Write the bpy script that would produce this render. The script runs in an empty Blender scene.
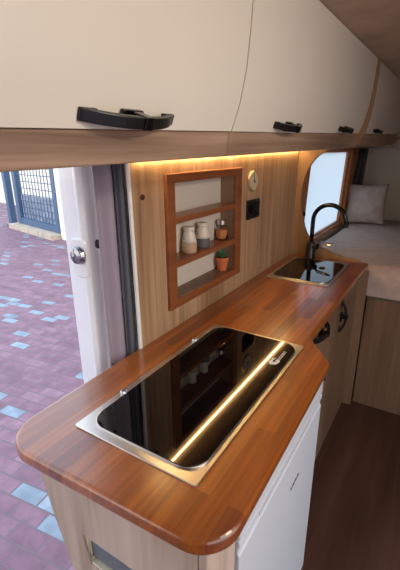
import bpy, bmesh, math, random
from mathutils import Vector, Matrix
random.seed(7)
S = bpy.context.scene
COL = S.collection
R = math.radians

# ------------------------------------------------------------------ materials
def mat(name):
    m = bpy.data.materials.new(name); m.use_nodes = True
    nt = m.node_tree
    return m, nt, nt.nodes['Principled BSDF'], nt.links
def lin(c):
    f = lambda v: v/12.92 if v <= .04045 else ((v+.055)/1.055)**2.4
    return tuple(f(v/255) for v in c)+(1,)
def plain(name, rgb, rough=.5, metal=0, spec=.5, bump=0, bscale=200, coat=0, vary=0, vscale=8):
    m, nt, b, L = mat(name)
    b.inputs['Base Color'].default_value = lin(rgb)
    b.inputs['Roughness'].default_value = rough
    b.inputs['Metallic'].default_value = metal
    b.inputs['Specular IOR Level'].default_value = spec
    b.inputs['Coat Weight'].default_value = coat
    tc = nt.nodes.new('ShaderNodeTexCoord')
    if vary:
        n = nt.nodes.new('ShaderNodeTexNoise'); n.inputs['Scale'].default_value = vscale; n.inputs['Detail'].default_value = 4
        r = nt.nodes.new('ShaderNodeValToRGB')
        a = lin([max(0, v*(1-vary)) for v in rgb]); c = lin([min(255, v*(1+vary)) for v in rgb])
        r.color_ramp.elements[0].color = a; r.color_ramp.elements[1].color = c
        r.color_ramp.elements[0].position = .3; r.color_ramp.elements[1].position = .7
        L.new(tc.outputs['Object'], n.inputs['Vector']); L.new(n.outputs['Fac'], r.inputs['Fac'])
        L.new(r.outputs['Color'], b.inputs['Base Color'])
    if bump:
        n2 = nt.nodes.new('ShaderNodeTexNoise'); n2.inputs['Scale'].default_value = bscale
        bp = nt.nodes.new('ShaderNodeBump'); bp.inputs['Strength'].default_value = bump; bp.inputs['Distance'].default_value = .002
        L.new(tc.outputs['Object'], n2.inputs['Vector']); L.new(n2.outputs['Fac'], bp.inputs['Height'])
        L.new(bp.outputs['Normal'], b.inputs['Normal'])
    return m
def wood(name, dark, mid, light, axis='z', rough=.45, scale=1.0, board=0.0, coat=0, streak=26, knots=.5):
    """grain runs along axis"""
    m, nt, b, L = mat(name)
    tc = nt.nodes.new('ShaderNodeTexCoord'); N = nt.nodes.new
    mp = N('ShaderNodeMapping')
    s = [streak*scale]*3; s['xyz'.index(axis)] = 1.3*scale
    mp.inputs['Scale'].default_value = s
    n = N('ShaderNodeTexNoise'); n.inputs['Scale'].default_value = 1; n.inputs['Detail'].default_value = 6; n.inputs['Roughness'].default_value = .62; n.inputs['Distortion'].default_value = .5
    L.new(tc.outputs['Object'], mp.inputs['Vector']); L.new(mp.outputs['Vector'], n.inputs['Vector'])
    mp2 = N('ShaderNodeMapping'); s2 = [7*scale]*3; s2['xyz'.index(axis)] = 1.1*scale; mp2.inputs['Scale'].default_value = s2
    n2 = N('ShaderNodeTexNoise'); n2.inputs['Scale'].default_value = 1; n2.inputs['Detail'].default_value = 2; n2.inputs['Distortion'].default_value = .8
    L.new(tc.outputs['Object'], mp2.inputs['Vector']); L.new(mp2.outputs['Vector'], n2.inputs['Vector'])
    mx = N('ShaderNodeMix'); mx.data_type = 'FLOAT'; mx.inputs[0].default_value = knots
    L.new(n.outputs['Fac'], mx.inputs[2]); L.new(n2.outputs['Fac'], mx.inputs[3])
    r = N('ShaderNodeValToRGB'); e = r.color_ramp.elements
    e[0].position = .33; e[0].color = lin(dark); e[1].position = .68; e[1].color = lin(light)
    k = e.new(.5); k.color = lin(mid)
    L.new(mx.outputs[0], r.inputs['Fac'])
    col = r.outputs['Color']
    L.new(col, b.inputs['Base Color'])
    b.inputs['Roughness'].default_value = rough; b.inputs['Coat Weight'].default_value = coat; b.inputs['Coat Roughness'].default_value = .15
    bp = N('ShaderNodeBump'); bp.inputs['Strength'].default_value = .12; bp.inputs['Distance'].default_value = .002
    L.new(n.outputs['Fac'], bp.inputs['Height']); L.new(bp.outputs['Normal'], b.inputs['Normal'])
    return m
def bricks(name, c_a, c_b, accent, cut, mortar, bw, rh, msize, rotz=0, rough=.8, grain=0, coat=0, spec=.5, croughness=.2, offset=.5, soft=.5):
    """brick or stave pattern; each cell has its own shade, a share of the cells takes the accent colour"""
    m, nt, b, L = mat(name); N = nt.nodes.new
    tc = N('ShaderNodeTexCoord'); mp = N('ShaderNodeMapping'); mp.inputs['Rotation'].default_value = (0, 0, rotz)
    L.new(tc.outputs['Object'], mp.inputs['Vector'])
    br = N('ShaderNodeTexBrick'); br.offset = offset
    br.inputs['Color1'].default_value = (0, 0, 0, 1); br.inputs['Color2'].default_value = (1, 1, 1, 1); br.inputs['Mortar'].default_value = (0, 0, 0, 1)
    br.inputs['Scale'].default_value = 1; br.inputs['Brick Width'].default_value = bw; br.inputs['Row Height'].default_value = rh
    br.inputs['Mortar Size'].default_value = msize; br.inputs['Mortar Smooth'].default_value = .3
    L.new(mp.outputs['Vector'], br.inputs['Vector'])
    r = N('ShaderNodeValToRGB'); e = r.color_ramp.elements
    e[0].position = 0; e[0].color = lin(c_a); e[1].position = min(cut-.01, .98); e[1].color = lin(c_b)
    if cut < 1:
        k = e.new(cut); k.color = lin(accent); k = e.new(1.0); k.color = lin([min(255, v*1.12) for v in accent])
    L.new(br.outputs['Color'], r.inputs['Fac'])
    n = N('ShaderNodeTexNoise'); mp3 = N('ShaderNodeMapping'); mp3.inputs['Scale'].default_value = (75, 3.2, 60) if grain else (9, 9, 9)
    L.new(tc.outputs['Object'], mp3.inputs['Vector']); L.new(mp3.outputs['Vector'], n.inputs['Vector'])
    n.inputs['Scale'].default_value = 1; n.inputs['Detail'].default_value = 5
    hs = N('ShaderNodeMix'); hs.data_type = 'RGBA'; hs.blend_type = 'OVERLAY'; hs.inputs[0].default_value = soft
    L.new(r.outputs['Color'], hs.inputs[6]); L.new(n.outputs['Fac'], hs.inputs[7])
    mm = N('ShaderNodeMix'); mm.data_type = 'RGBA'; mm.inputs[7].default_value = lin(mortar)
    L.new(br.outputs['Fac'], mm.inputs[0]); L.new(hs.outputs[2], mm.inputs[6])
    L.new(mm.outputs[2], b.inputs['Base Color'])
    b.inputs['Roughness'].default_value = rough; b.inputs['Coat Weight'].default_value = coat; b.inputs['Coat Roughness'].default_value = croughness
    b.inputs['Specular IOR Level'].default_value = spec
    if not grain:
        bp = N('ShaderNodeBump'); bp.inputs['Strength'].default_value = .5; bp.inputs['Distance'].default_value = .006; bp.invert = True
        L.new(br.outputs['Fac'], bp.inputs['Height']); L.new(bp.outputs['Normal'], b.inputs['Normal'])
    return m
def emit(name, rgb, strength):
    m = bpy.data.materials.new(name); m.use_nodes = True; nt = m.node_tree
    for n in list(nt.nodes): nt.nodes.remove(n)
    o = nt.nodes.new('ShaderNodeOutputMaterial'); e = nt.nodes.new('ShaderNodeEmission')
    e.inputs['Color'].default_value = lin(rgb); e.inputs['Strength'].default_value = strength
    nt.links.new(e.outputs[0], o.inputs[0]); return m

OAK_WALL = wood('oak_wall', (132,98,70), (178,142,108), (206,174,140), 'z', .5, 1, knots=.5, streak=58)
OAK_PANEL = wood('oak_panel', (158,128,100), (186,156,126), (206,180,152), 'z', .5, 1, knots=.5, streak=30)
OAK_RAIL = wood('oak_rail', (112,86,70), (160,130,108), (192,166,144), 'y', .55, 1, streak=55)
OAK_PART = wood('oak_partition', (126,94,66), (152,116,82), (172,136,100), 'z', .5, 1, streak=30)
OAK_END = wood('oak_end', (156,134,120), (190,168,152), (212,192,178), 'z', .55, 1, streak=26)
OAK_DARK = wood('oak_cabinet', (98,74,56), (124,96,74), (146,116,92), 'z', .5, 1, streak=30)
RED_WOOD = wood('red_wood', (116,66,36), (142,84,48), (160,98,58), 'y', .4, 1, coat=.25, streak=40)
WIN_WOOD = wood('window_wood', (146,84,46), (176,110,66), (194,130,84), 'z', .45, 1, streak=40)
BUTCHER = bricks('butcher_block', (138,70,20), (174,98,34), (120,58,18), .85, (140,76,34), .42, .038, .0005, R(90), .30, grain=1, coat=.9, croughness=.2, soft=.75)
FLOOR = wood('floor_wood', (56,36,28), (84,56,44), (108,76,60), 'y', .4, .6, streak=22)
GROUND = bricks('brick_paving', (124,92,106), (144,110,124), (128,140,152), .9, (116,100,108), .22, .11, .007, R(-8), .8)
DOOR_WHITE = plain('door_white', (231,223,210), .42, bump=.05, bscale=400)
CEIL = plain('ceiling_felt', (200,182,158), .9, bump=.3, bscale=90, vary=.08, vscale=5)
BLACK = plain('black_plastic', (20,20,22), .36)
BLACKM = plain('black_matte', (8,8,9), .2)
STEEL = plain('brushed_steel', (206,198,190), .3, 1, bump=.05, bscale=300)
CHROME = plain('chrome', (225,225,228), .12, 1)
GLASS_B = plain('black_glass', (4,4,5), .02, spec=.6)
WHITE_EN = plain('white_enamel', (206,209,216), .35)
WHITE_TRIM = plain('white_trim', (248,246,244), .4)
BODY = plain('van_body', (234,235,238), .3, coat=.4)
BEIGE = plain('niche_beige', (214,202,188), .7)
CREAM = plain('cream_ceramic', (226,216,200), .35)
TAN = plain('tan_ceramic', (196,160,132), .6)
SLATE = plain('slate_ceramic', (100,98,98), .6)
TERRA = plain('terracotta', (204,110,66), .75, vary=.08, vscale=40)
LEAF = plain('succulent_leaf', (70,112,70), .5, vary=.2, vscale=60)
SOIL = plain('soil', (50,36,26), .95)
SPICE = plain('spice', (204,132,78), .9, vary=.25, vscale=300)
MAUVE = plain('mauve_cloth', (160,148,162), .9, bump=.25, bscale=500)
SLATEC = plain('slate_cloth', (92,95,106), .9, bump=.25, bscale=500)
BEDC = plain('bed_cloth', (190,170,162), .95, bump=.35, bscale=400, vary=.05, vscale=20)
PILC = plain('pillow_cloth', (176,158,150), .95, bump=.4, bscale=300, vary=.05, vscale=25)
GREYC = plain('curtain_grey', (70,66,66), .95)
REARW = plain('rear_felt', (204,194,180), .9, bump=.2, bscale=120)
GREYM = plain('grey_metal', (118,124,134), .45, .3)
GATEB = plain('gate_blue', (74,100,130), .5)
PLASTER = plain('plaster', (250,240,222), .9, vary=.05, vscale=3)
STONE = plain('kerb_stone', (196,180,160), .85, vary=.1, vscale=6)
GOLD = plain('brass', (172,150,118), .45, .2)
DIAL = plain('dial_face', (214,200,172), .5)
RUBBER = plain('rubber_black', (16,16,17), .6)
LED = emit('led_glow', (255,218,150), 24)
LOGO = plain('logo_white', (228,228,228), .5)
INK = plain('ink_dark', (50,50,56), .5)
BROWNCAP = plain('brown_cap', (72,46,34), .4)
def clear_glass():
    m, nt, b, L = mat('clear_glass'); b.inputs['Base Color'].default_value = (1, 1, 1, 1); b.inputs['Roughness'].default_value = .03
    b.inputs['Transmission Weight'].default_value = 1; b.inputs['IOR'].default_value = 1.2; return m
CLEAR = clear_glass()
def frosted():
    m = bpy.data.materials.new('frosted_pane'); m.use_nodes = True; nt = m.node_tree
    for n in list(nt.nodes): nt.nodes.remove(n)
    o = nt.nodes.new('ShaderNodeOutputMaterial'); t = nt.nodes.new('ShaderNodeBsdfTranslucent'); t.inputs['Color'].default_value = (.74, .80, .82, 1)
    g = nt.nodes.new('ShaderNodeBsdfTransparent'); g.inputs['Color'].default_value = (.5, .6, .68, 1)
    x = nt.nodes.new('ShaderNodeMixShader'); x.inputs[0].default_value = .12
    nt.links.new(t.outputs[0], x.inputs[1]); nt.links.new(g.outputs[0], x.inputs[2]); nt.links.new(x.outputs[0], o.inputs[0]); return m
FROST = frosted()

# ------------------------------------------------------------------ geometry helpers
class MB:
    def __init__(s): s.bm = bmesh.new()
    def box(s, x0, x1, y0, y1, z0, z1, M=None):
        v = [s.bm.verts.new((x, y, z)) for x in (x0, x1) for y in (y0, y1) for z in (z0, z1)]
        for f in ((0,1,3,2), (4,6,7,5), (0,4,5,1), (2,3,7,6), (0,2,6,4), (1,5,7,3)): s.bm.faces.new([v[i] for i in f])
        if M: bmesh.ops.transform(s.bm, matrix=M, verts=v)
        return s
    def prism(s, poly, axis, a, b, holes=None, M=None):
        """poly in the plane normal to axis: x->(y,z), y->(x,z), z->(x,y)"""
        def P(p, t): return {'x': (t, p[0], p[1]), 'y': (p[0], t, p[1]), 'z': (p[0], p[1], t)}[axis]
        bot = [s.bm.verts.new(P(p, a)) for p in poly]; top = [s.bm.verts.new(P(p, b)) for p in poly]
        n = len(poly)
        s.bm.faces.new(bot); s.bm.faces.new(list(reversed(top)))
        for i in range(n): s.bm.faces.new((bot[i], top[i], top[(i+1) % n], bot[(i+1) % n]))
        if M: bmesh.ops.transform(s.bm, matrix=M, verts=bot+top)
        return s
    def ring(s, outer, inner, axis, a, b):
        """frame between two loops with the same number of points"""
        def P(p, t): return {'x': (t, p[0], p[1]), 'y': (p[0], t, p[1]), 'z': (p[0], p[1], t)}[axis]
        L = [[s.bm.verts.new(P(p, t)) for p in loop] for loop in (outer, inner) for t in (a, b)]
        n = len(outer)
        for i in range(n):
            j = (i+1) % n
            s.bm.faces.new((L[0][i], L[0][j], L[1][j], L[1][i])); s.bm.faces.new((L[2][i], L[3][i], L[3][j], L[2][j]))
            s.bm.faces.new((L[0][i], L[2][i], L[2][j], L[0][j])); s.bm.faces.new((L[1][i], L[1][j], L[3][j], L[3][i]))
        return s
    def lathe(s, prof, c=(0,0,0), n=28, M=None):
        rings = []
        allv = []
        for r, z in prof:
            if r < 1e-6: rg = [s.bm.verts.new((c[0], c[1], c[2]+z))]
            else: rg = [s.bm.verts.new((c[0]+r*math.cos(2*math.pi*k/n), c[1]+r*math.sin(2*math.pi*k/n), c[2]+z)) for k in range(n)]
            rings.append(rg); allv += rg
        for A, B in zip(rings, rings[1:]):
            for k in range(n):
                a, b = A[k % len(A)], A[(k+1) % len(A)]; d, e = B[k % len(B)], B[(k+1) % len(B)]
                q = []
                for v in (a, b, e, d):
                    if v not in q: q.append(v)
                if len(q) > 2: s.bm.faces.new(q)
        for rg in (rings[0], rings[-1]):
            if len(rg) > 2: s.bm.faces.new(rg)
        if M: bmesh.ops.transform(s.bm, matrix=M, verts=allv)
        return s
    def tube(s, pts, r, n=14, cap=True):
        pts = [Vector(p) for p in pts]; rings = []
        rr = r if isinstance(r, (list, tuple)) else [r]*len(pts)
        up = None
        for i, p in enumerate(pts):
            t = (pts[min(i+1, len(pts)-1)]-pts[max(i-1, 0)]).normalized()
            if up is None: up = t.orthogonal().normalized()
            up = (up-t*up.dot(t)).normalized(); w = t.cross(up)
            rings.append([s.bm.verts.new(p+(up*math.cos(2*math.pi*k/n)+w*math.sin(2*math.pi*k/n))*rr[i]) for k in range(n)])
        for A, B in zip(rings, rings[1:]):
            for k in range(n): s.bm.faces.new((A[k], A[(k+1) % n], B[(k+1) % n], B[k]))
        if cap: s.bm.faces.new(rings[0]); s.bm.faces.new(rings[-1])
        return s
    def strip(s, rows):
        """grid surface from rows of points"""
        V = [[s.bm.verts.new(p) for p in row] for row in rows]
        for A, B in zip(V, V[1:]):
            for i in range(len(A)-1): s.bm.faces.new((A[i], A[i+1], B[i+1], B[i]))
        return s
    def build(s, name, m, parent=None, bevel=0, seg=2, smooth=False, solid=0, origin=None):
        bmesh.ops.recalc_face_normals(s.bm, faces=s.bm.faces)
        if parent is not None:
            bmesh.ops.translate(s.bm, vec=-world_loc(parent), verts=s.bm.verts)
        elif origin is not None:
            bmesh.ops.translate(s.bm, vec=-Vector(origin), verts=s.bm.verts)
        me = bpy.data.meshes.new(name); s.bm.to_mesh(me); s.bm.free(); me.materials.append(m)
        o = bpy.data.objects.new(name, me); COL.objects.link(o)
        if parent is not None: o.parent = parent
        elif origin is not None: o.location = origin
        if smooth:
            for p in me.polygons: p.use_smooth = True
        if solid:
            md = o.modifiers.new('solid', 'SOLIDIFY'); md.thickness = solid; md.offset = 0
        if bevel:
            md = o.modifiers.new('bevel', 'BEVEL'); md.width = bevel; md.segments = seg; md.limit_method = 'ANGLE'; md.angle_limit = R(40)
            md.harden_normals = False
        return o
def world_loc(o):
    v = Vector((0, 0, 0))
    while o is not None: v += o.location; o = o.parent
    return v
def thing(name, label, cat, loc, group=None):
    o = bpy.data.objects.new(name, None); COL.objects.link(o); o.location = loc; o.empty_display_size = .05
    o['label'] = label; o['category'] = cat
    if group: o['group'] = group
    return o
def tag(o, label, cat, group=None):
    o['label'] = label; o['category'] = cat
    if group: o['group'] = group
    return o
def struct(o, label=None, cat=None):
    o['kind'] = 'structure'
    if label: o['label'] = label; o['category'] = cat
    return o
def rounded(pts, rad, n=7):
    """round each corner of a polygon; rad a number or one per corner"""
    out = []; k = len(pts)
    for i in range(k):
        r = rad[i] if isinstance(rad, (list, tuple)) else rad
        p = Vector(pts[i]).to_2d(); a = Vector(pts[i-1]).to_2d(); b = Vector(pts[(i+1) % k]).to_2d()
        if r <= 0: out.append(tuple(p)); continue
        u = (a-p).normalized(); v = (b-p).normalized(); ang = u.angle(v)
        d = min(r/math.tan(ang/2), (a-p).length*.49, (b-p).length*.49); rr = d*math.tan(ang/2)
        c = p+(u+v).normalized()*(rr/math.sin(ang/2))
        s0 = p+u*d-c; s1 = p+v*d-c
        a0 = math.atan2(s0.y, s0.x); da = math.atan2(s0.x*s1.y-s0.y*s1.x, s0.dot(s1))
        for q in range(n+1):
            t = a0+da*q/n; out.append((c.x+rr*math.cos(t), c.y+rr*math.sin(t)))
    return out
def rect(a0, a1, b0, b1): return [(a0, b0), (a1, b0), (a1, b1), (a0, b1)]

# ------------------------------------------------------------------ camera
cam_d = bpy.data.cameras.new('camera'); cam = bpy.data.objects.new('camera', cam_d); COL.objects.link(cam); S.camera = cam
F, YAW, PIT, ROL = 388.34, .5618, -.3346, -.0084
fw = Vector((-math.sin(YAW)*math.cos(PIT), math.cos(YAW)*math.cos(PIT), math.sin(PIT)))
r0 = Vector((math.cos(YAW), math.sin(YAW), 0)); u0 = r0.cross(fw)
rr = r0*math.cos(ROL)+u0*math.sin(ROL); uu = -r0*math.sin(ROL)+u0*math.cos(ROL)
cam.matrix_world = Matrix.Translation((.7257, -.4544, .5793)) @ Matrix((rr, uu, -fw)).transposed().to_4x4()
cam_d.sensor_fit = 'VERTICAL'; cam_d.sensor_height = 36; cam_d.lens = 36*F/570; cam_d.clip_start = .02; cam_d.clip_end = 200

# ------------------------------------------------------------------ van shell (z = 0 is the worktop, floor 0.9 below)
FZ, CZ = -.9, .965
def ceil_z(y): return .945+.018*y
struct(MB().box(-.2, 1.8, -1.5, 3.6, FZ-.05, FZ).build('floor', FLOOR))
b = MB(); b.prism([(-1.5, ceil_z(-1.5)), (3.6, ceil_z(3.6)), (3.6, ceil_z(3.6)+.06), (-1.5, ceil_z(-1.5)+.06)], 'x', -.3, 1.8)
struct(b.build('ceiling', CEIL))
# kitchen wall board with a rectangular hole for the shelf niche
WY0, WY1, WT = .354, 1.72, .006
def wz(y): return .553+.016*y
b = MB()
hy0, hy1, hz0, hz1 = .512, .992, .088, .50
b.prism([(WY0+.006, .0), (hy0, .0), (hy0, wz(hy0)), (WY0, wz(WY0))], 'x', -WT, 0)
b.prism([(hy1, .0), (WY1, .0), (WY1, wz(WY1)), (hy1, wz(hy1))], 'x', -WT, 0)
b.prism([(hy0, 0), (hy1, 0), (hy1, hz0), (hy0, hz0)], 'x', -WT, 0)
b.prism([(hy0, hz1), (hy1, hz1), (hy1, wz(hy1)), (hy0, wz(hy0))], 'x', -WT, 0)
struct(b.build('wall_kitchen', OAK_WALL))
struct(MB().prism([(WY0-.005, .0), (WY0+.005, .0), (WY0-.001, wz(WY0)), (WY0-.010, wz(WY0))], 'x', -WT-.001, .003).build('trim_1', WHITE_TRIM, bevel=.002))
# body skin and door pillar behind the board
struct(MB().box(-.24, -.215, .36, 1.72, FZ-.5, 1.0).build('wall_body', BODY))
struct(MB().box(-.24, -.05, -1.5, .30, .62, 1.0).build('wall_header', BODY))
pil = rounded([(-.205, .286), (-.128, .272), (-.112, .262), (-.096, .270), (-.086, .296), (-.04, .304), (-.04, .37), (-.215, .37)], [.006, .012, .012, .01, .014, .006, 0, 0], 5)
pillar = struct(MB().prism(pil, 'z', FZ-.5, 1.0).build('wall_pillar', BODY, smooth=False))
# recessed striker plate and striker, rubber stop
b = MB(); b.prism(rounded(rect(-.158, -.098, .235, .350), .016), 'y', .262, .287)
sp = b.build('striker_plate', BODY, pillar, bevel=.004)
b = MB(); b.lathe([(.0, .0), (.024, .0), (.026, .006), (.022, .016), (.010, .02), (0, .02)], n=24, M=Matrix.Translation((-.124, .263, .303)) @ Matrix.Rotation(R(90), 4, 'X'))
b.tube([(-.128, .262, .284), (-.128, .246, .286), (-.128, .243, .303), (-.128, .246, .320), (-.128, .262, .322)], .0045, 8)
b.box(-.120, -.104, .248, .268, .286, .320)
b.build('door_striker', plain('striker_steel', (150,150,156), .25, 1), pillar, smooth=False, bevel=.002)
b = MB(); b.lathe([(0, 0), (.013, 0), (.013, .006), (.009, .01), (0, .01)], n=20, M=Matrix.Translation((-.084, .300, .333)) @ Matrix.Rotation(R(90), 4, 'X'))
b.build('rubber_stop', RUBBER, pillar)
# rear half of the left wall with its window opening
GY0, GY1, GZ0, GZ1 = 1.93, 2.92, .0, .56
OY0, OY1, OZ0, OZ1 = 1.80, 3.16, -.03, .615
b = MB()
b.box(-.03, 0, 1.76, OY0+.02, FZ, 1.0).box(-.03, 0, OY1-.02, 3.5, FZ, 1.0).box(-.03, 0, OY0+.02, OY1-.02, FZ, OZ0+.02).box(-.03, 0, OY0+.02, OY1-.02, OZ1-.02, 1.0)
struct(b.build('wall_left', REARW))
w = MB().ring(rect(OY0, OY1, OZ0, OZ1), rect(GY0-.03, GY1+.05, GZ0+.0, GZ1+.008), 'x', -.03, .022).build('window_1', WIN_WOOD, bevel=.004)
struct(w)
MB().ring(rect(GY0-.03, GY1+.05, GZ0, GZ1+.008), rect(GY0, GY1, GZ0+.012, GZ1-.004), 'x', -.03, .004).build('window_frame', WIN_WOOD, w, bevel=.003)
MB().box(-.018, -.014, GY0-.01, GY1+.03, GZ0, GZ1+.004).build('pane', FROST, w)
MB().box(.022, .034, OY0+.05, OY0+.066, .20, .225).build('window_latch', BLACK, w, bevel=.003)
def lean(o, k=.04, z0=.58):
    for v in o.data.vertices: v.co.x += k*(v.co.z+world_loc(o).z-z0)
for o in [bpy.data.objects['wall_left'], w]+list(w.children): lean(o)
struct(MB().box(-.03, 1.8, 3.5, 3.55, FZ, 1.02).build('wall_rear', REARW))
struct(MB().box(1.72, 1.78, .7, 3.5, FZ, 1.02).build('wall_right', OAK_DARK))
struct(MB().box(-.05, 1.8, -1.5, -1.44, FZ, 1.0).build('wall_front_added', OAK_DARK))  # unseen wall closing the front, added to darken the faces turned to it
# rounded arch board between kitchen and bed
def door_x(z):
    P = [(.585, .287), (.62, .300), (.67, .316), (.735, .329), (.805, .336), (.86, .339), (.97, .344), (1.1, .344)]
    for (a, xa), (c, xc) in zip(P, P[1:]):
        if z <= c: return xa+(xc-xa)*max(0, (z-a))/(c-a)
    return P[-1][1]
PY0, PY1 = 1.722, 1.745
edge = [(.428, -.04), (.37, .003), (.301, .012), (.218, .034), (.16, .056), (.118, .08), (.087, .111), (.066, .15), (.045, .216), (.034, .277), (.030, .337), (.034, .39), (.049, .456), (.072, .505), (.108, .546), (.142, .566), (.177, .578), (.217, .586), (.253, .592), (.285, .595)]
from mathutils import geometry
def smooth_line(P, n=4):
    out = []
    for i in range(len(P)-1):
        p0, p1, p2, p3 = P[max(i-1, 0)], P[i], P[i+1], P[min(i+2, len(P)-1)]
        for k in range(n):
            t = k/n
            out.append(tuple(.5*((2*p1[j])+(-p0[j]+p2[j])*t+(2*p0[j]-5*p1[j]+4*p2[j]-p3[j])*t*t+(-p0[j]+3*p1[j]-3*p2[j]+p3[j])*t**3) for j in range(2)))
    out.append(P[-1]); return out
el = smooth_line(edge, 4)
front = [(door_x(z)+.012, z) for z in (.61, .64, .67, .70, .735, .77, .805, .84, .90, .97)]
outline = [(.0, -.045), (.428, -.045)] + el + [(.302, .603)] + front + [(0, .97)]
struct(MB().prism(outline, 'y', PY0, PY1).build('wall_partition', OAK_PART, bevel=.003), 'oak partition board with large rounded opening at far end of worktop', 'partition')

# ------------------------------------------------------------------ worktop
top = [(-.010, -.114), (.528, -.090), (.518, .575), (.424, .70), (.420, 1.60), (.428, 1.722), (-.012, 1.722)]
b = MB().prism(rounded(top, [.088, .075, .035, .06, .3, .012, 0], 10), 'z', -.033, 0)
tag(b.build('worktop', BUTCHER, bevel=.009, seg=4), 'reddish brown butcher block worktop with rounded corners, carrying hob and sink', 'worktop')

# ------------------------------------------------------------------ hob
hob = thing('gas_hob', 'large black glass covered hob in steel frame on near half of worktop', 'hob', (.267, .31, 0))
o1 = rounded(rect(.106, .428, .0, .623), .006, 4)
MB().prism(o1, 'z', .0005, .0045).build('frame', STEEL, hob, bevel=.0015)
g1 = rounded(rect(.128, .414, .022, .606), .045, 10); g2 = rounded(rect(.1255, .4165, .0195, .6085), .0475, 10)
MB().ring(g2, g1, 'z', .0045, .0085).build('rim', STEEL, hob, bevel=.0015)
MB().prism(g1, 'z', .0045, .0095).build('glass_lid', GLASS_B, hob, bevel=.001)
for y in (.150, .480):
    b = MB(); b.box(.110, .130, y-.007, y+.007, .0045, .0105); b.tube([(.116, y-.010, .009), (.116, y+.010, .009)], .003, 10)
    b.build('hinge', CHROME, hob, bevel=.001)
# white emblem and a word of tiny strokes (too small to read in the photograph), along the right end of the glass
b = MB(); lz0, lz1 = .0095, .0100
LX = .008; em = [(.372,.458), (.388,.466), (.392,.485), (.385,.496), (.378,.487), (.382,.478), (.374,.474), (.372,.488), (.376,.500), (.370,.494), (.364,.496), (.367,.484), (.364,.472)]
b.prism([(px+LX, py) for px, py in em], 'z', lz0, lz1)
random.seed(3)
y = .490
for k in range(9):
    b.box(.388, .397, y, y+.0026, lz0, lz1)
    if k % 3 != 1: b.box(.3945 if k % 2 else .388, .397 if k % 2 else .3905, y, y+.005, lz0, lz1)
    y += .0068
b.build('logo', LOGO, hob)

# ------------------------------------------------------------------ sink and tap
snk = thing('sink', 'small black glass covered sink in steel frame at far end of worktop', 'sink', (.195, 1.43, 0))
MB().prism(rounded(rect(.048, .344, 1.215, 1.640), .008, 5), 'z', .0005, .0045).build('frame', STEEL, snk, bevel=.0015)
s1 = rounded(rect(.066, .332, 1.235, 1.612), .05, 10); s2 = rounded(rect(.0635, .3345, 1.2325, 1.6145), .0525, 10)
MB().ring(s2, s1, 'z', .0045, .0085).build('rim', STEEL, snk, bevel=.0015)
MB().prism(s1, 'z', .0045, .0095).build('glass_lid', GLASS_B, snk, bevel=.001)
b = MB(); b.lathe([(0, 0), (.016, 0), (.015, .004), (.006, .007), (0, .007)], (.245, 1.47, .0095), 20)
b.build('lid_knob', BLACK, snk, smooth=True)

tx, ty = .121, 1.676
tap = thing('kitchen_tap', 'tall black gooseneck tap standing behind the sink', 'tap', (tx, ty, 0))
b = MB(); b.lathe([(0, 0), (.030, 0), (.030, .006), (.025, .012), (.024, .075), (.021, .085), (.013, .095), (0, .095)], (tx, ty, 0))
b.build('base', BLACK, tap, smooth=True, bevel=.001)
pts = [(tx, ty, .09), (tx, ty, .15), (tx, ty, .205)]
rad = .088
for k in range(1, 17):
    a = math.pi*(1-k/16*1.02)
    pts.append((tx+rad+rad*math.cos(a), ty-.02*k/16, .212+rad*math.sin(a)))
pts += [(tx+2*rad+.002, ty-.021, .205)]
MB().tube(pts, .0115, 16).build('spout', BLACKM, tap, smooth=True)
MB().tube([(tx+2*rad+.002, ty-.021, .212), (tx+2*rad+.003, ty-.021, .190)], .0138, 16).build('nozzle', BLACK, tap, smooth=False)
b = MB(); b.tube([(tx+.015, ty-.005, .066), (tx+.042, ty-.012, .070)], [.017, .015], 14)
b.build('valve', BLACK, tap, smooth=False)
lv = MB()
lv.tube([(tx+.036, ty-.010, .078), (tx+.05, ty-.012, .096), (tx+.105, ty-.022, .100), (tx+.125, ty-.030, .098), (tx+.118, ty-.036, .091), (tx+.06, ty-.022, .084), (tx+.040, ty-.014, .078)], .0042, 8)
lv.build('lever', CHROME, tap, smooth=True)

# ------------------------------------------------------------------ handle (caravan push-button bow handle)
def handle(parent, M, L=.205, depth=.03, hgt=.017, side=1):
    """local frame: u along the bow, v outward from the door, w height"""
    n = 20; b = MB()
    outer = []; inner = []
    for i in range(n+1):
        t = i/n*2-1; u = t*L/2; bow = depth*(1-abs(t)**2.2)
        th = .005+.003*(1-t*t)
        outer.append((u, bow+.004)); inner.append((u, max(bow-th, 0) if abs(t) < .96 else -.0))
    b.prism(outer+inner[::-1], 'z', -hgt/2, hgt/2, M=M)
    b.box(-L/2, -L/2+.030, 0, .006, -hgt/2, hgt/2, M=M).box(L/2-.030, L/2, 0, .006, -hgt/2, hgt/2, M=M)
    h = b.build('handle', BLACK, parent, bevel=.0015)
    b = MB(); s = .003*side
    b.box(s-.028, s+.016, 0, .009, -.011, .015, M=M); b.box(s-.010, s+.010, .008, depth+.007, -.010, .009, M=M)
    b.build('push_button', BLACKM, h, bevel=.002)
    return h

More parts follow.
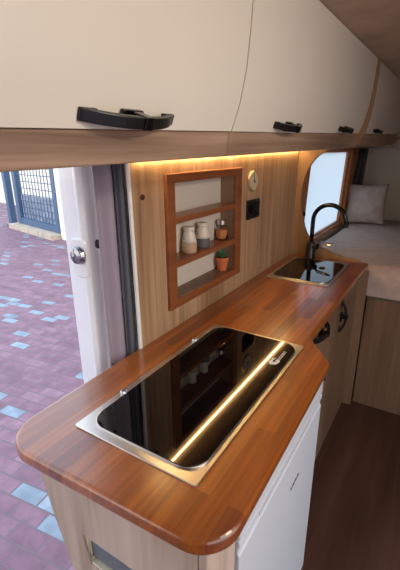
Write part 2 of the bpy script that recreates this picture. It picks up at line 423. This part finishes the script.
# ------------------------------------------------------------------ overhead cabinets
zj = lambda y: .609+.0240*y        # white door meets wooden rail
zl = lambda y: .5595+.0150*y       # lower edge of rail
def overhead(name, label, y0, y1, handles):
    t = thing(name, label, 'cabinet', (.15, (y0+y1)/2, .58), 'overhead cabinets')
    # door: curved slab following the bowed profile, sheared gently with the rail
    hs = [0, .03, .06, .09, .125, .16, .20, .25, .30, .352]
    rows = []
    for side in (0, 1):
        for y in ((y0+.0012, y1-.0012) if side == 0 else (y1-.0012, y0+.0012)):
            pass
    b = MB(); ny = 2
    def P(y, h, inset):
        z = zj(y)+h*((ceil_z(y)-zj(y)-.002)/.352)
        return (door_x(.611+h)-inset, y, z)
    V = {}
    for iy, y in enumerate((y0+.0012, y1-.0012)):
        for ih, h in enumerate(hs):
            for ii, ins in enumerate((0, .016)): V[iy, ih, ii] = b.bm.verts.new(P(y, h, ins))
    nh = len(hs)
    for ih in range(nh-1):
        for ii in (0, 1): b.bm.faces.new((V[0, ih, ii], V[1, ih, ii], V[1, ih+1, ii], V[0, ih+1, ii]))
        for iy in (0, 1): b.bm.faces.new((V[iy, ih, 0], V[iy, ih+1, 0], V[iy, ih+1, 1], V[iy, ih, 1]))
    for ih in (0, nh-1): b.bm.faces.new((V[0, ih, 0], V[1, ih, 0], V[1, ih, 1], V[0, ih, 1]))
    d = b.build('door', DOOR_WHITE, t, smooth=False)
    for p in d.data.polygons: p.use_smooth = True
    for e in d.data.edges: pass
    try: d.data.set_sharp_from_angle(angle=R(35))
    except Exception: pass
    # carcass: bottom board, back and ends
    b = MB()
    b.prism([(y0, zl(y0)), (y1, zl(y1)), (y1, zl(y1)+.016), (y0, zl(y0)+.016)], 'x', .002, .270)
    b.prism([(.002, zl(y0)+.016), (.270, zl(y0)+.016), (.312, .75), (.318, ceil_z(y0)-.004), (.002, ceil_z(y0)-.004)], 'y', y0, y0+.012)
    b.prism([(.002, zl(y1)+.016), (.270, zl(y1)+.016), (.312, .75), (.318, ceil_z(y1)-.004), (.002, ceil_z(y1)-.004)], 'y', y1-.012, y1)
    b.build('carcass', OAK_RAIL, t)
    # rail under the door
    b = MB()
    n0 = [(.270, zl(y0)), (.286, zl(y0)), (.290, zj(y0)-.0004), (.270, zj(y0)-.0004)]
    n1 = [(.270, zl(y1)), (.286, zl(y1)), (.290, zj(y1)-.0004), (.270, zj(y1)-.0004)]
    A = [b.bm.verts.new((x, y0, z)) for x, z in n0]; B_ = [b.bm.verts.new((x, y1, z)) for x, z in n1]
    b.bm.faces.new(A); b.bm.faces.new(B_)
    for i in range(4): b.bm.faces.new((A[i], A[(i+1) % 4], B_[(i+1) % 4], B_[i]))
    b.build('rail', OAK_RAIL, t, bevel=.003)
    for y in handles:
        z = zj(y)+.018; x = door_x(.611+.018)
        out = Vector((.93, 0, -.36)).normalized()
        u = Vector((0, 1, .02)).normalized(); w = u.cross(out).normalized()
        M = Matrix.Translation((x, y, z)) @ Matrix((u, out, w)).transposed().to_4x4()
        handle(d, M)
    return t
overhead('overhead_cabinet', 'white overhead cabinet nearest the doorway with one black handle', -1.0, .362, [.026])
overhead('overhead_cabinet', 'long white overhead cabinet above the worktop with two black handles', .364, PY0-.002, [.692, 1.385])
overhead('overhead_cabinet', 'farthest white overhead cabinet, beyond the partition above the bed window', PY1+.002, 3.22, [2.18])

# LED strip along the wall under the cabinets
b = MB()
b.prism([(.372, wz(.372)-.006), (1.70, wz(1.70)-.006), (1.70, wz(1.70)-.0015), (.372, wz(.372)-.0015)], 'x', .002, .0085)
tag(b.build('light_strip', LED), 'thin warm glowing light strip under the overhead cabinets along the wall', 'light')

# ------------------------------------------------------------------ niche shelf
ns = thing('niche_shelf', 'reddish wooden three tier spice shelf set into the oak wall', 'shelf', (0, .752, .074))
fr = MB().ring(rect(.498, 1.006, .074, .513), rect(.541, .960, .104, .484), 'x', -.002, .013).build('frame', RED_WOOD, ns, bevel=.003)
MB().box(-.0665, -.062, .514, .990, .090, .498).build('back_panel', BEIGE, ns)
b = MB(); b.box(-.062, -.0025, .527, .541, .104, .484); b.box(-.062, -.0025, .960, .974, .104, .484); b.box(-.062, -.0025, .527, .974, .484, .497)
b.build('side_panel', OAK_DARK, ns)
MB().box(-.062, -.0025, .514, .990, .091, .104).build('bottom_board', OAK_DARK, ns)
for z0, z1 in ((.357, .377), (.212, .233)):
    MB().box(-.062, .011, .5415, .9595, z0, z1).build('shelf_board', RED_WOOD, ns, bevel=.004, seg=3)
shz = .233
def shaker(y, label, basecol):
    t = thing('spice_shaker', label, 'shaker', (-.029, y, shz), 'ceramic shakers on the middle shelf')
    MB().lathe([(0, 0), (.025, 0), (.0275, .004), (.0272, .032), (.0262, .036)], (-.029, y, shz)).build('base', basecol, t, smooth=True)
    MB().lathe([(.0262, .036), (.0245, .05), (.0205, .066), (.0185, .074), (.0185, .079)], (-.029, y, shz)).build('body', CREAM, t, smooth=True)
    MB().lathe([(.0185, .079), (.0200, .082), (.0200, .089), (.016, .093), (0, .094)], (-.029, y, shz)).build('cap', CREAM, t, smooth=True)
    b = MB()
    for dz in (.050, .055, .060):
        b.box(-.0035, .0035, -.0008, .0012, dz-.001, dz+.0012, M=Matrix.Translation((-.029, y, shz)) @ Matrix.Rotation(R(-18), 4, 'Z') @ Matrix.Translation((.0, -.0243+(dz-.05)*.32, 0)))
    b.build('mark', INK, t)
shaker(.675, 'cream ceramic shaker with tan base, left one of the pair', TAN)
shaker(.766, 'cream ceramic shaker with dark grey base, beside the tan one', SLATE)
t = thing('spice_jar', 'small glass jar of orange brown spice with metal lid', 'jar', (-.035, .922, shz))
MB().lathe([(.0, 0), (.024, 0), (.026, .003), (.026, .048), (.020, .056), (.018, .060), (.0165, .060), (.0165, .056), (.0245, .047), (.0245, .004), (0, .004)], (-.035, .922, shz)).build('glass', CLEAR, t, smooth=True)
MB().lathe([(0, .0045), (.0242, .0045), (.0242, .040), (0, .042)], (-.035, .922, shz)).build('contents', SPICE, t, smooth=False)
MB().lathe([(0, .0605), (.0185, .0605), (.019, .063), (.019, .078), (.017, .081), (0, .081)], (-.035, .922, shz)).build('lid', STEEL, t, smooth=False, bevel=.001)
pz = .104
t = thing('potted_succulent', 'green succulent in small terracotta pot on the lowest shelf', 'plant', (-.027, .916, pz))
MB().lathe([(0, 0), (.019, 0), (.0245, .042), (.0275, .042), (.0275, .056), (.0245, .056), (.0235, .050), (0, .050)], (-.027, .916, pz)).build('pot', TERRA, t, smooth=False, bevel=.001)
MB().lathe([(0, .0502), (.0235, .0502), (0, .0535)], (-.027, .916, pz)).build('soil', SOIL, t)
for ring_i, (n, tilt, ln) in enumerate(((8, 58, .033), (7, 34, .040), (4, 12, .044))):
    for k in range(n):
        a = 2*math.pi*(k+.37*ring_i)/n
        M = Matrix.Translation((-.027, .916, pz+.052)) @ Matrix.Rotation(a, 4, 'Z') @ Matrix.Rotation(R(tilt), 4, 'Y')
        b = MB(); b.lathe([(.002, 0), (.0055, ln*.35), (.0045, ln*.65), (.0018, ln*.9), (0, ln)], n=8, M=M @ Matrix.Diagonal((.55, 1, 1, 1)))
        b.build('leaf', LEAF, t, smooth=True)

# wall bits
b = MB(); b.lathe([(0, 0), (.0085, 0), (.0085, .003), (.006, .006), (0, .0065)], n=20, M=Matrix.Translation((0, .398, .456)) @ Matrix.Rotation(R(90), 4, 'Y'))
tag(b.build('screw_cap', BROWNCAP, smooth=False), 'small round dark brown cap on oak wall left of the spice shelf', 'cap')
ck = thing('wall_gauge', 'small round cream dial gauge with brass rim hung above the black socket', 'gauge', (0, 1.121, .456))
My = Matrix.Translation((0, 1.121, .452)) @ Matrix.Rotation(R(90), 4, 'Y') @ Matrix.Diagonal((.92, 1, 1, 1))
MB().lathe([(0, 0), (.046, 0), (.047, .006), (.044, .013), (.040, .013), (.040, .0105), (0, .0105)], n=36, M=My).build('case', GOLD, ck, smooth=False, bevel=.001)
MB().lathe([(0, .0106), (.0395, .0106), (.0395, .0122), (0, .0122)], n=36, M=My).build('dial', DIAL, ck)
b = MB()
b.box(.0124, .0134, 1.1195, 1.1225, .448, .484); b.box(.0124, .0134, -.002, .002, -.003, .022, M=Matrix.Translation((0, 1.121, .452)) @ Matrix.Rotation(R(-115), 4, 'X'))
b.lathe([(0, 0), (.005, 0), (.005, .003), (0, .003)], n=14, M=Matrix.Translation((.0124, 1.121, .452)) @ Matrix.Rotation(R(90), 4, 'Y'))
b.build('needle', INK, ck)
pts = [(.006, 1.121+.010*math.cos(a), .498+.010*math.sin(a)) for a in [2*math.pi*k/16 for k in range(17)]]
MB().tube(pts, .002, 8, cap=False).build('hook', GOLD, ck, smooth=True)
so = thing('wall_socket', 'black double wall socket below the dial gauge', 'socket', (0, 1.137, .332))
MB().prism(rounded(rect(1.074, 1.200, .290, .374), .006, 4), 'x', .0, .009).build('plate', BLACK, so, bevel=.002)
MB().box(.009, .0135, 1.142, 1.190, .300, .364).build('rocker', BLACKM, so, bevel=.002)
b = MB(); b.lathe([(.019, 0), (.021, .003), (.017, .003), (.016, 0)], n=24, M=Matrix.Translation((.009, 1.108, .332)) @ Matrix.Rotation(R(90), 4, 'Y')); b.build('outlet', BLACKM, so)

# ------------------------------------------------------------------ curtains tied back behind the board
def curtain(name, path, z0, z1, m, label, amp, waves, taper=0):
    rows = []
    n = 60
    L = [0]
    for a, c in zip(path, path[1:]): L.append(L[-1]+(Vector(c)-Vector(a)).length)
    def at(s):
        for i in range(len(path)-1):
            if s <= L[i+1]+1e-9:
                t = (s-L[i])/(L[i+1]-L[i]); p = Vector(path[i]).lerp(Vector(path[i+1]), t); d = (Vector(path[i+1])-Vector(path[i])).normalized(); return p, Vector((-d.y, d.x))
    for iz in range(13):
        f = iz/12; z = z1+(z0-z1)*f; row = []
        for k in range(n+1):
            p, nr = at(L[-1]*k/n)
            q = p+nr*amp*math.sin(2*math.pi*waves*k/n+.6*f)*(.75+.4*f)
            row.append((q.x, q.y+taper*f*(k/n), z))
        rows.append(row)
    o = MB().strip(rows).build(name, m, smooth=True, solid=.003)
    return tag(o, label, 'curtain')
curtain('curtain', [(-.046, .268), (-.034, .338)], -.85, .575, MAUVE, 'mauve grey curtain hanging by the open doorway pillar', .010, 1.3, .012)
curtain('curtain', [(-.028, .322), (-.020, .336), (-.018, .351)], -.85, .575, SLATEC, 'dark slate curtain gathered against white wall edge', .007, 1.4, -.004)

# ------------------------------------------------------------------ base units
EX1, EX0 = .4755, .0
hb = thing('fridge_cabinet', 'pale oak cabinet at near end of worktop around the white fridge', 'cabinet', (.25, .28, FZ))
# near end panel, slanted left edge, slot cut out
YE0, YE1 = -.072, -.054
xl = lambda z: max(.055, .055+(-.09-z)*.30) if z > -.6 else .208
sx0, sx1, sz0, sz1 = .180, .44, -.280, -.200
b = MB()
b.prism([(xl(-.034), -.034), (EX1, -.034), (EX1, sz1), (xl(sz1), sz1)], 'y', YE0, YE1)
b.prism([(xl(sz1), sz1), (sx0, sz1), (sx0+.015, sz0), (xl(sz0), sz0)], 'y', YE0, YE1)
b.prism([(sx1, sz1), (EX1, sz1), (EX1, sz0), (sx1, sz0)], 'y', YE0, YE1)
b.prism([(xl(sz0), sz0), (EX1, sz0), (EX1, FZ), (.208, FZ), (xl(-.6), -.6)], 'y', YE0, YE1)
b.build('end_panel', OAK_END, hb)
MB().box(.476, .494, YE0, .034, FZ, -.034).build('front_stile', OAK_END, hb, bevel=.004)
MB().prism([(xl(-.034), -.034), (xl(-.034)+.016, -.034), (xl(-.6)+.016, -.6), (xl(-.6), -.6)], 'y', -.0535, .34).build('side_panel', OAK_END, hb)
b = MB(); b.box(sx0+.016, sx1, YE0+.003, YE1+.03, sz0-.004, sz0+.006); b.prism([(sx0, sz1), (sx0+.0115, sz1), (sx0+.0115, sz0+.012), (sx0+.02, sz0), (sx0+.014, sz0)], 'y', YE0+.005, YE1+.03)
b.build('slot_liner', plain('cream_liner', (222,214,188), .5), hb)
b = MB(); b.box(sx0+.012, sx1, YE0+.011, YE1+.05, sz0+.012, sz1-.0005); b.build('slot_box', GREYM, hb)
b = MB(); b.lathe([(0, 0), (.004, 0), (.003, .002), (0, .002)], n=12, M=Matrix.Translation((.212, YE0+.0108, -.217)) @ Matrix.Rotation(R(90), 4, 'X')); b.build('screw', RUBBER, hb)

fg = thing('refrigerator', 'small white fridge under the near half of the worktop', 'fridge', (.27, .33, FZ))
FY0, FY1 = .040, .604
MB().box(.10, .462, FY0+.004, FY1-.004, FZ+.012, -.052).build('body', WHITE_EN, fg, bevel=.004)
MB().box(.463, .500, FY0, FY1, -.128, -.056).build('top_panel', WHITE_EN, fg, bevel=.004, seg=3)
dr = MB()
dr.box(.463, .500, FY0, FY1, FZ+.03, -.166)
dr.box(.463, .500, FY0, .125, -.166, -.1315); dr.box(.463, .486, .125, FY1, -.166, -.1315)
d = MB().prism([(.463, FZ+.03), (.500, FZ+.03), (.500, -.170), (.4965, -.166), (.4965, -.150), (.5, -.146), (.5, -.1315), (.463, -.1315)], 'y', FY0, FY1).build('door', WHITE_EN, fg, bevel=.003)
dr.bm.free()
MB().box(.4967, .4985, .14, .50, -.163, -.153).build('grip', plain('grip_grey', (196,198,204), .4), d)
b = MB(); random.seed(5); y = .352
for k in range(7):
    b.box(.5, .5008, y, y+.0034, -.287, -.277)
    if k % 2 == 0: b.box(.5, .5008, y, y+.007, -.287, -.2845)
    else: b.box(.5, .5008, y+.002, y+.008, -.2795, -.277)
    y += .0098
b.build('badge', INK, d)
MB().box(.30, .495, FY0+.01, FY1-.01, FZ+.0, FZ+.028).build('plinth', plain('plinth_grey', (120,120,124), .6), fg)

sc = thing('sink_cabinet', 'oak cabinet under the sink with two doors and black handles', 'cabinet', (.2, 1.2, FZ))
CX = .385
b = MB(); b.box(.02, CX-.02, .70, PY0-.002, FZ, -.034); b.box(CX-.02, CX-.003, .70, PY0-.002, FZ, FZ+.06)
b.build('carcass', OAK_DARK, sc)
MB().box(.0, .432, PY0, PY1, FZ, -.046).build('end_panel', OAK_DARK, sc, bevel=.003)  # lower run of the partition board, darker wood stands in for its shade
d1 = MB().box(CX-.018, CX, .724, 1.205, FZ+.065, -.040).build('door', OAK_DARK, sc, bevel=.002)
d2 = MB().box(CX-.018, CX, 1.210, PY0-.006, FZ+.065, -.040).build('door', OAK_DARK, sc, bevel=.002)
fr3 = lambda o, u, v, w: Matrix.Translation(o) @ Matrix((Vector(u), Vector(v), Vector(w))).transposed().to_4x4()
handle(d1, fr3((CX, .975, -.108), (0, 1, 0), (1, 0, 0), (0, 0, 1)), L=.205)
handle(d2, fr3((CX, 1.345, -.178), (0, 0, 1), (1, 0, 0), (0, 1, 0)), L=.165, depth=.028)
# slanted filler door below the chamfered corner
p = Vector((.482, .622)); q = Vector((CX-.006, .712)); dd = (q-p).normalized(); nn = Vector((-dd.y, dd.x))*-1
if nn.x < 0: nn = -nn
poly = [tuple(p), tuple(q), tuple(q-nn*.018), tuple(p-nn*.018)]
cd = MB().prism(poly, 'z', FZ, -.034).build('corner_door', OAK_DARK, sc, bevel=.002)
mid = p.lerp(q, .24)
handle(cd, fr3((mid.x, mid.y, -.115), (0, 0, 1), (nn.x, nn.y, 0), (dd.x, dd.y, 0)) , L=.10, depth=.034)

# ------------------------------------------------------------------ bed
bd = thing('bed_base', 'dark oak bed front panel below the mattress', 'bed base', (1.0, 2.6, FZ))
MB().box(.434, 1.71, 1.770, 1.788, FZ, -.196).build('front_panel', OAK_DARK, bd, bevel=.002)
MB().box(.434, 1.71, 1.764, 1.792, -.2145, -.1965).build('edge_strip', plain('edge_grey', (104,94,86), .5), bd, bevel=.002)
MB().box(.004, 1.71, 1.795, 3.49, -.25, -.196).build('platform', OAK_DARK, bd)
# mattress: rounded cushion with a gently uneven top
b = MB(); nx, ny = 34, 34
mx0, mx1, my0, my1, mz0, mz1 = .004, 1.70, 1.752, 3.47, -.194, -.028
def mp_(i, j):
    u = i/nx; v = j/ny; x = mx0+(mx1-mx0)*u; y = my0+(my1-my0)*v
    e = min(x-mx0, mx1-x, y-my0, my1-y); k = max(0, 1-e/.05)
    return x, y, mz1-.045*k*k+.006*math.sin(x*9+y*4)*(1-k)+.004*math.sin(y*17-x*5)*(1-k)
b.strip([[mp_(i, j) for i in range(nx+1)] for j in range(ny+1)])
border = [mp_(i, 0) for i in range(nx+1)]+[mp_(nx, j) for j in range(1, ny+1)]+[mp_(i, ny) for i in range(nx-1, -1, -1)]+[mp_(0, j) for j in range(ny-1, 0, -1)]
border.append(border[0])
b.strip([border, [(x, y, -.13) for x, y, z in border], [(x, y, mz0) for x, y, z in border]])
bmesh.ops.remove_doubles(b.bm, verts=b.bm.verts, dist=1e-5)
b.bm.faces.new([v for v in b.bm.verts if False] or [b.bm.verts.new((mx0, my0, mz0)), b.bm.verts.new((mx1, my0, mz0)), b.bm.verts.new((mx1, my1, mz0)), b.bm.verts.new((mx0, my1, mz0))])
tag(b.build('mattress', BEDC, smooth=True), 'pale pinkish grey mattress beyond the partition below the window', 'mattress')
# pillow leaning in the corner
b = MB(); n = 26; W, H, T = .315, .335, .13
def pil_pt(i, j, s):
    u = i/n*2-1; v = j/n*2-1
    pin = 1-.10*(1-abs(u)**2)*0
    x = u*W/2*(1-.07*(1-v*v)*abs(u)**2); z = v*H/2*(1-.07*(1-u*u)*abs(v)**2)
    f = max(0, (1-abs(u)**2.6))**.55*max(0, (1-abs(v)**2.6))**.55
    wr = .004*math.sin(7*u+3*v)*f+.003*math.sin(11*v-5*u)*f
    return (x, s*(T/2*f+wr), z)
for s in (1, -1): b.strip([[pil_pt(i, j, s) for i in range(n+1)] for j in range(n+1)])
bmesh.ops.remove_doubles(b.bm, verts=b.bm.verts, dist=2e-4)
pm = Matrix.Translation((.155, 3.06, .142)) @ Matrix.Rotation(R(4), 4, 'Z') @ Matrix.Rotation(R(-13), 4, 'X') @ Matrix.Rotation(R(-1), 4, 'Y')
bmesh.ops.transform(b.bm, matrix=pm, verts=b.bm.verts)
tag(b.build('pillow', PILC, smooth=True), 'square pinkish grey pillow propped on the mattress beside the window', 'pillow')
# dark curtain in the rear corner
rows = []
for iz in range(9):
    f = iz/8; z = .582-.62*f; row = []
    for k in range(17):
        t = k/16
        row.append((.022+.072*t-(.052-.022*t)*f, 3.225+.008*math.sin(t*15), z))
    rows.append(row)
tag(MB().strip(rows).build('curtain', GREYC, smooth=True, solid=.003), 'dark grey strip of curtain in the rear corner behind the pillow', 'curtain')
# shelf across the rear wall
b = MB(); b.box(.002, 1.70, 3.27, 3.495, .598, .618)
rs = thing('rear_shelf', 'oak shelf running across the rear wall above the pillow', 'shelf', (.85, 3.38, .598))
b.build('board', OAK_RAIL, rs, bevel=.002)
MB().box(.002, 1.70, 3.250, 3.27, .585, .668).build('front_rail', OAK_RAIL, rs, bevel=.003)

# ------------------------------------------------------------------ outdoors
GZ = -1.45
struct(MB().box(-30, 12, -14, 26, GZ-.1, GZ).build('ground', GROUND))
struct(MB().box(-.215, -.2, -1.2, .28, FZ-.3, FZ+.004).build('trim_2', GREYM))
ANG = math.atan2(5.72-6.28, -7.24+10.15); FO = Vector((-10.15, 6.28, GZ))
def face_obj(o):
    o.rotation_euler = (0, 0, ANG); return o
# local frame of the facade: x along it, y behind it
def lbuild(mb, name, m, parent=None, bevel=0):
    bmesh.ops.recalc_face_normals(mb.bm, faces=mb.bm.faces)
    me = bpy.data.meshes.new(name); mb.bm.to_mesh(me); mb.bm.free(); me.materials.append(m)
    o = bpy.data.objects.new(name, me); COL.objects.link(o)
    if parent is not None: o.parent = parent
    else: o.location = FO; face_obj(o)
    if bevel:
        md = o.modifiers.new('bevel', 'BEVEL'); md.width = bevel; md.segments = 2; md.limit_method = 'ANGLE'
    return o
gt = thing('metal_gate', 'blue grey metal gate with lattice panel across the brick paving', 'gate', FO); face_obj(gt)
gx0, gx1 = .78, 3.12; gz0, gz1 = .135, 2.5
b = MB(); b.box(gx0, gx0+.20, -.06, .06, gz0, gz1); b.box(gx1-.17, gx1, -.06, .06, gz0, gz1); b.box(gx0, gx1, -.05, .05, gz0, gz0+.17); b.box(gx0, gx1, -.05, .05, gz1-.15, gz1)
lbuild(b, 'gate_frame', GATEB, gt)
b = MB()
k = gx0+.2
while k < gx1-.18:
    b.box(k-.008, k+.008, -.008, .008, gz0+.17, gz1-.15); k += .17
k = gz0+.3
while k < gz1-.2:
    b.box(gx0+.2, gx1-.17, -.010, .010, k-.008, k+.008); k += .17
lbuild(b, 'lattice', GATEB, gt)
b = MB(); b.box(gx0+.2, gx1-.17, .03, .05, gz0+.17, gz0+.78); lbuild(b, 'pane_reflection', plain('reflection_blue', (150,162,178), .4, vary=.2, vscale=7), gt)  # blue-grey sheet painting the reflection in the lower gate pane
b = MB(); b.box(gx1-.40, gx1-.14, -.11, -.05, 1.72, 1.80); lbuild(b, 'bolt', GATEB, gt)
ps = thing('gate_post', 'slim blue grey post at the left side of the gate', 'post', FO); face_obj(ps)
b = MB(); b.box(.32, .50, -.14, .02, .0, 2.5); lbuild(b, 'shaft', GATEB, ps)
b = MB(); b.box(.26, .56, -.2, .08, 0, .06); lbuild(b, 'foot', GATEB, ps)
b = MB(); b.box(.62, 3.13, -.28, .30, 0, .125); o = lbuild(b, 'kerb', STONE); tag(o, 'pale stone kerb step under the gate', 'kerb')
b = MB(); b.box(3.14, 8, -.05, .25, .0, 4.0); struct(lbuild(b, 'wall_street', PLASTER))
b = MB(); b.box(-6, 8, 1.9, 2.1, .0, 3.6); struct(lbuild(b, 'wall_courtyard', PLASTER))
# potted shrubs / crates behind the gate are reduced to one low planter the lattice shows as a darker lower band
pl = thing('planter', 'low terracotta coloured planter between gate and post', 'planter', FO); face_obj(pl)
b = MB(); b.prism([(.60, .0), (.86, .0), (.92, .52), (.54, .52)], 'y', .7, 1.1); lbuild(b, 'trough', TERRA, pl)

# ------------------------------------------------------------------ light
W = bpy.data.worlds.new('world'); S.world = W; W.use_nodes = True
nt = W.node_tree; bg = nt.nodes['Background']; L = nt.links
tc = nt.nodes.new('ShaderNodeTexCoord'); sx = nt.nodes.new('ShaderNodeSeparateXYZ'); L.new(tc.outputs['Generated'], sx.inputs[0])
rp = nt.nodes.new('ShaderNodeValToRGB'); e = rp.color_ramp.elements
e[0].position = 0; e[0].color = (1.0, .93, .84, 1); e[1].position = .6; e[1].color = (.64, .79, 1.0, 1)
L.new(sx.outputs['Z'], rp.inputs['Fac']); L.new(rp.outputs['Color'], bg.inputs['Color']); bg.inputs['Strength'].default_value = 1.15
def area(name, loc, rot, sx_, sy_, power, rgb):
    l = bpy.data.lights.new(name, 'AREA'); l.shape = 'RECTANGLE'; l.size = sx_; l.size_y = sy_; l.energy = power; l.color = rgb
    o = bpy.data.objects.new(name, l); COL.objects.link(o); o.location = loc; o.rotation_euler = rot; return o
area('fill_light', (1.45, .1, .92), (0, R(35), 0), .12, .30, 3.6, (1, .88, .72))  # unseen warm fill, added to brighten the white doors and ceiling

S.view_settings.view_transform = 'Standard'; S.view_settings.look = 'None'; S.view_settings.gamma = 1; S.view_settings.use_curve_mapping = False
S.view_settings.exposure = 1.25
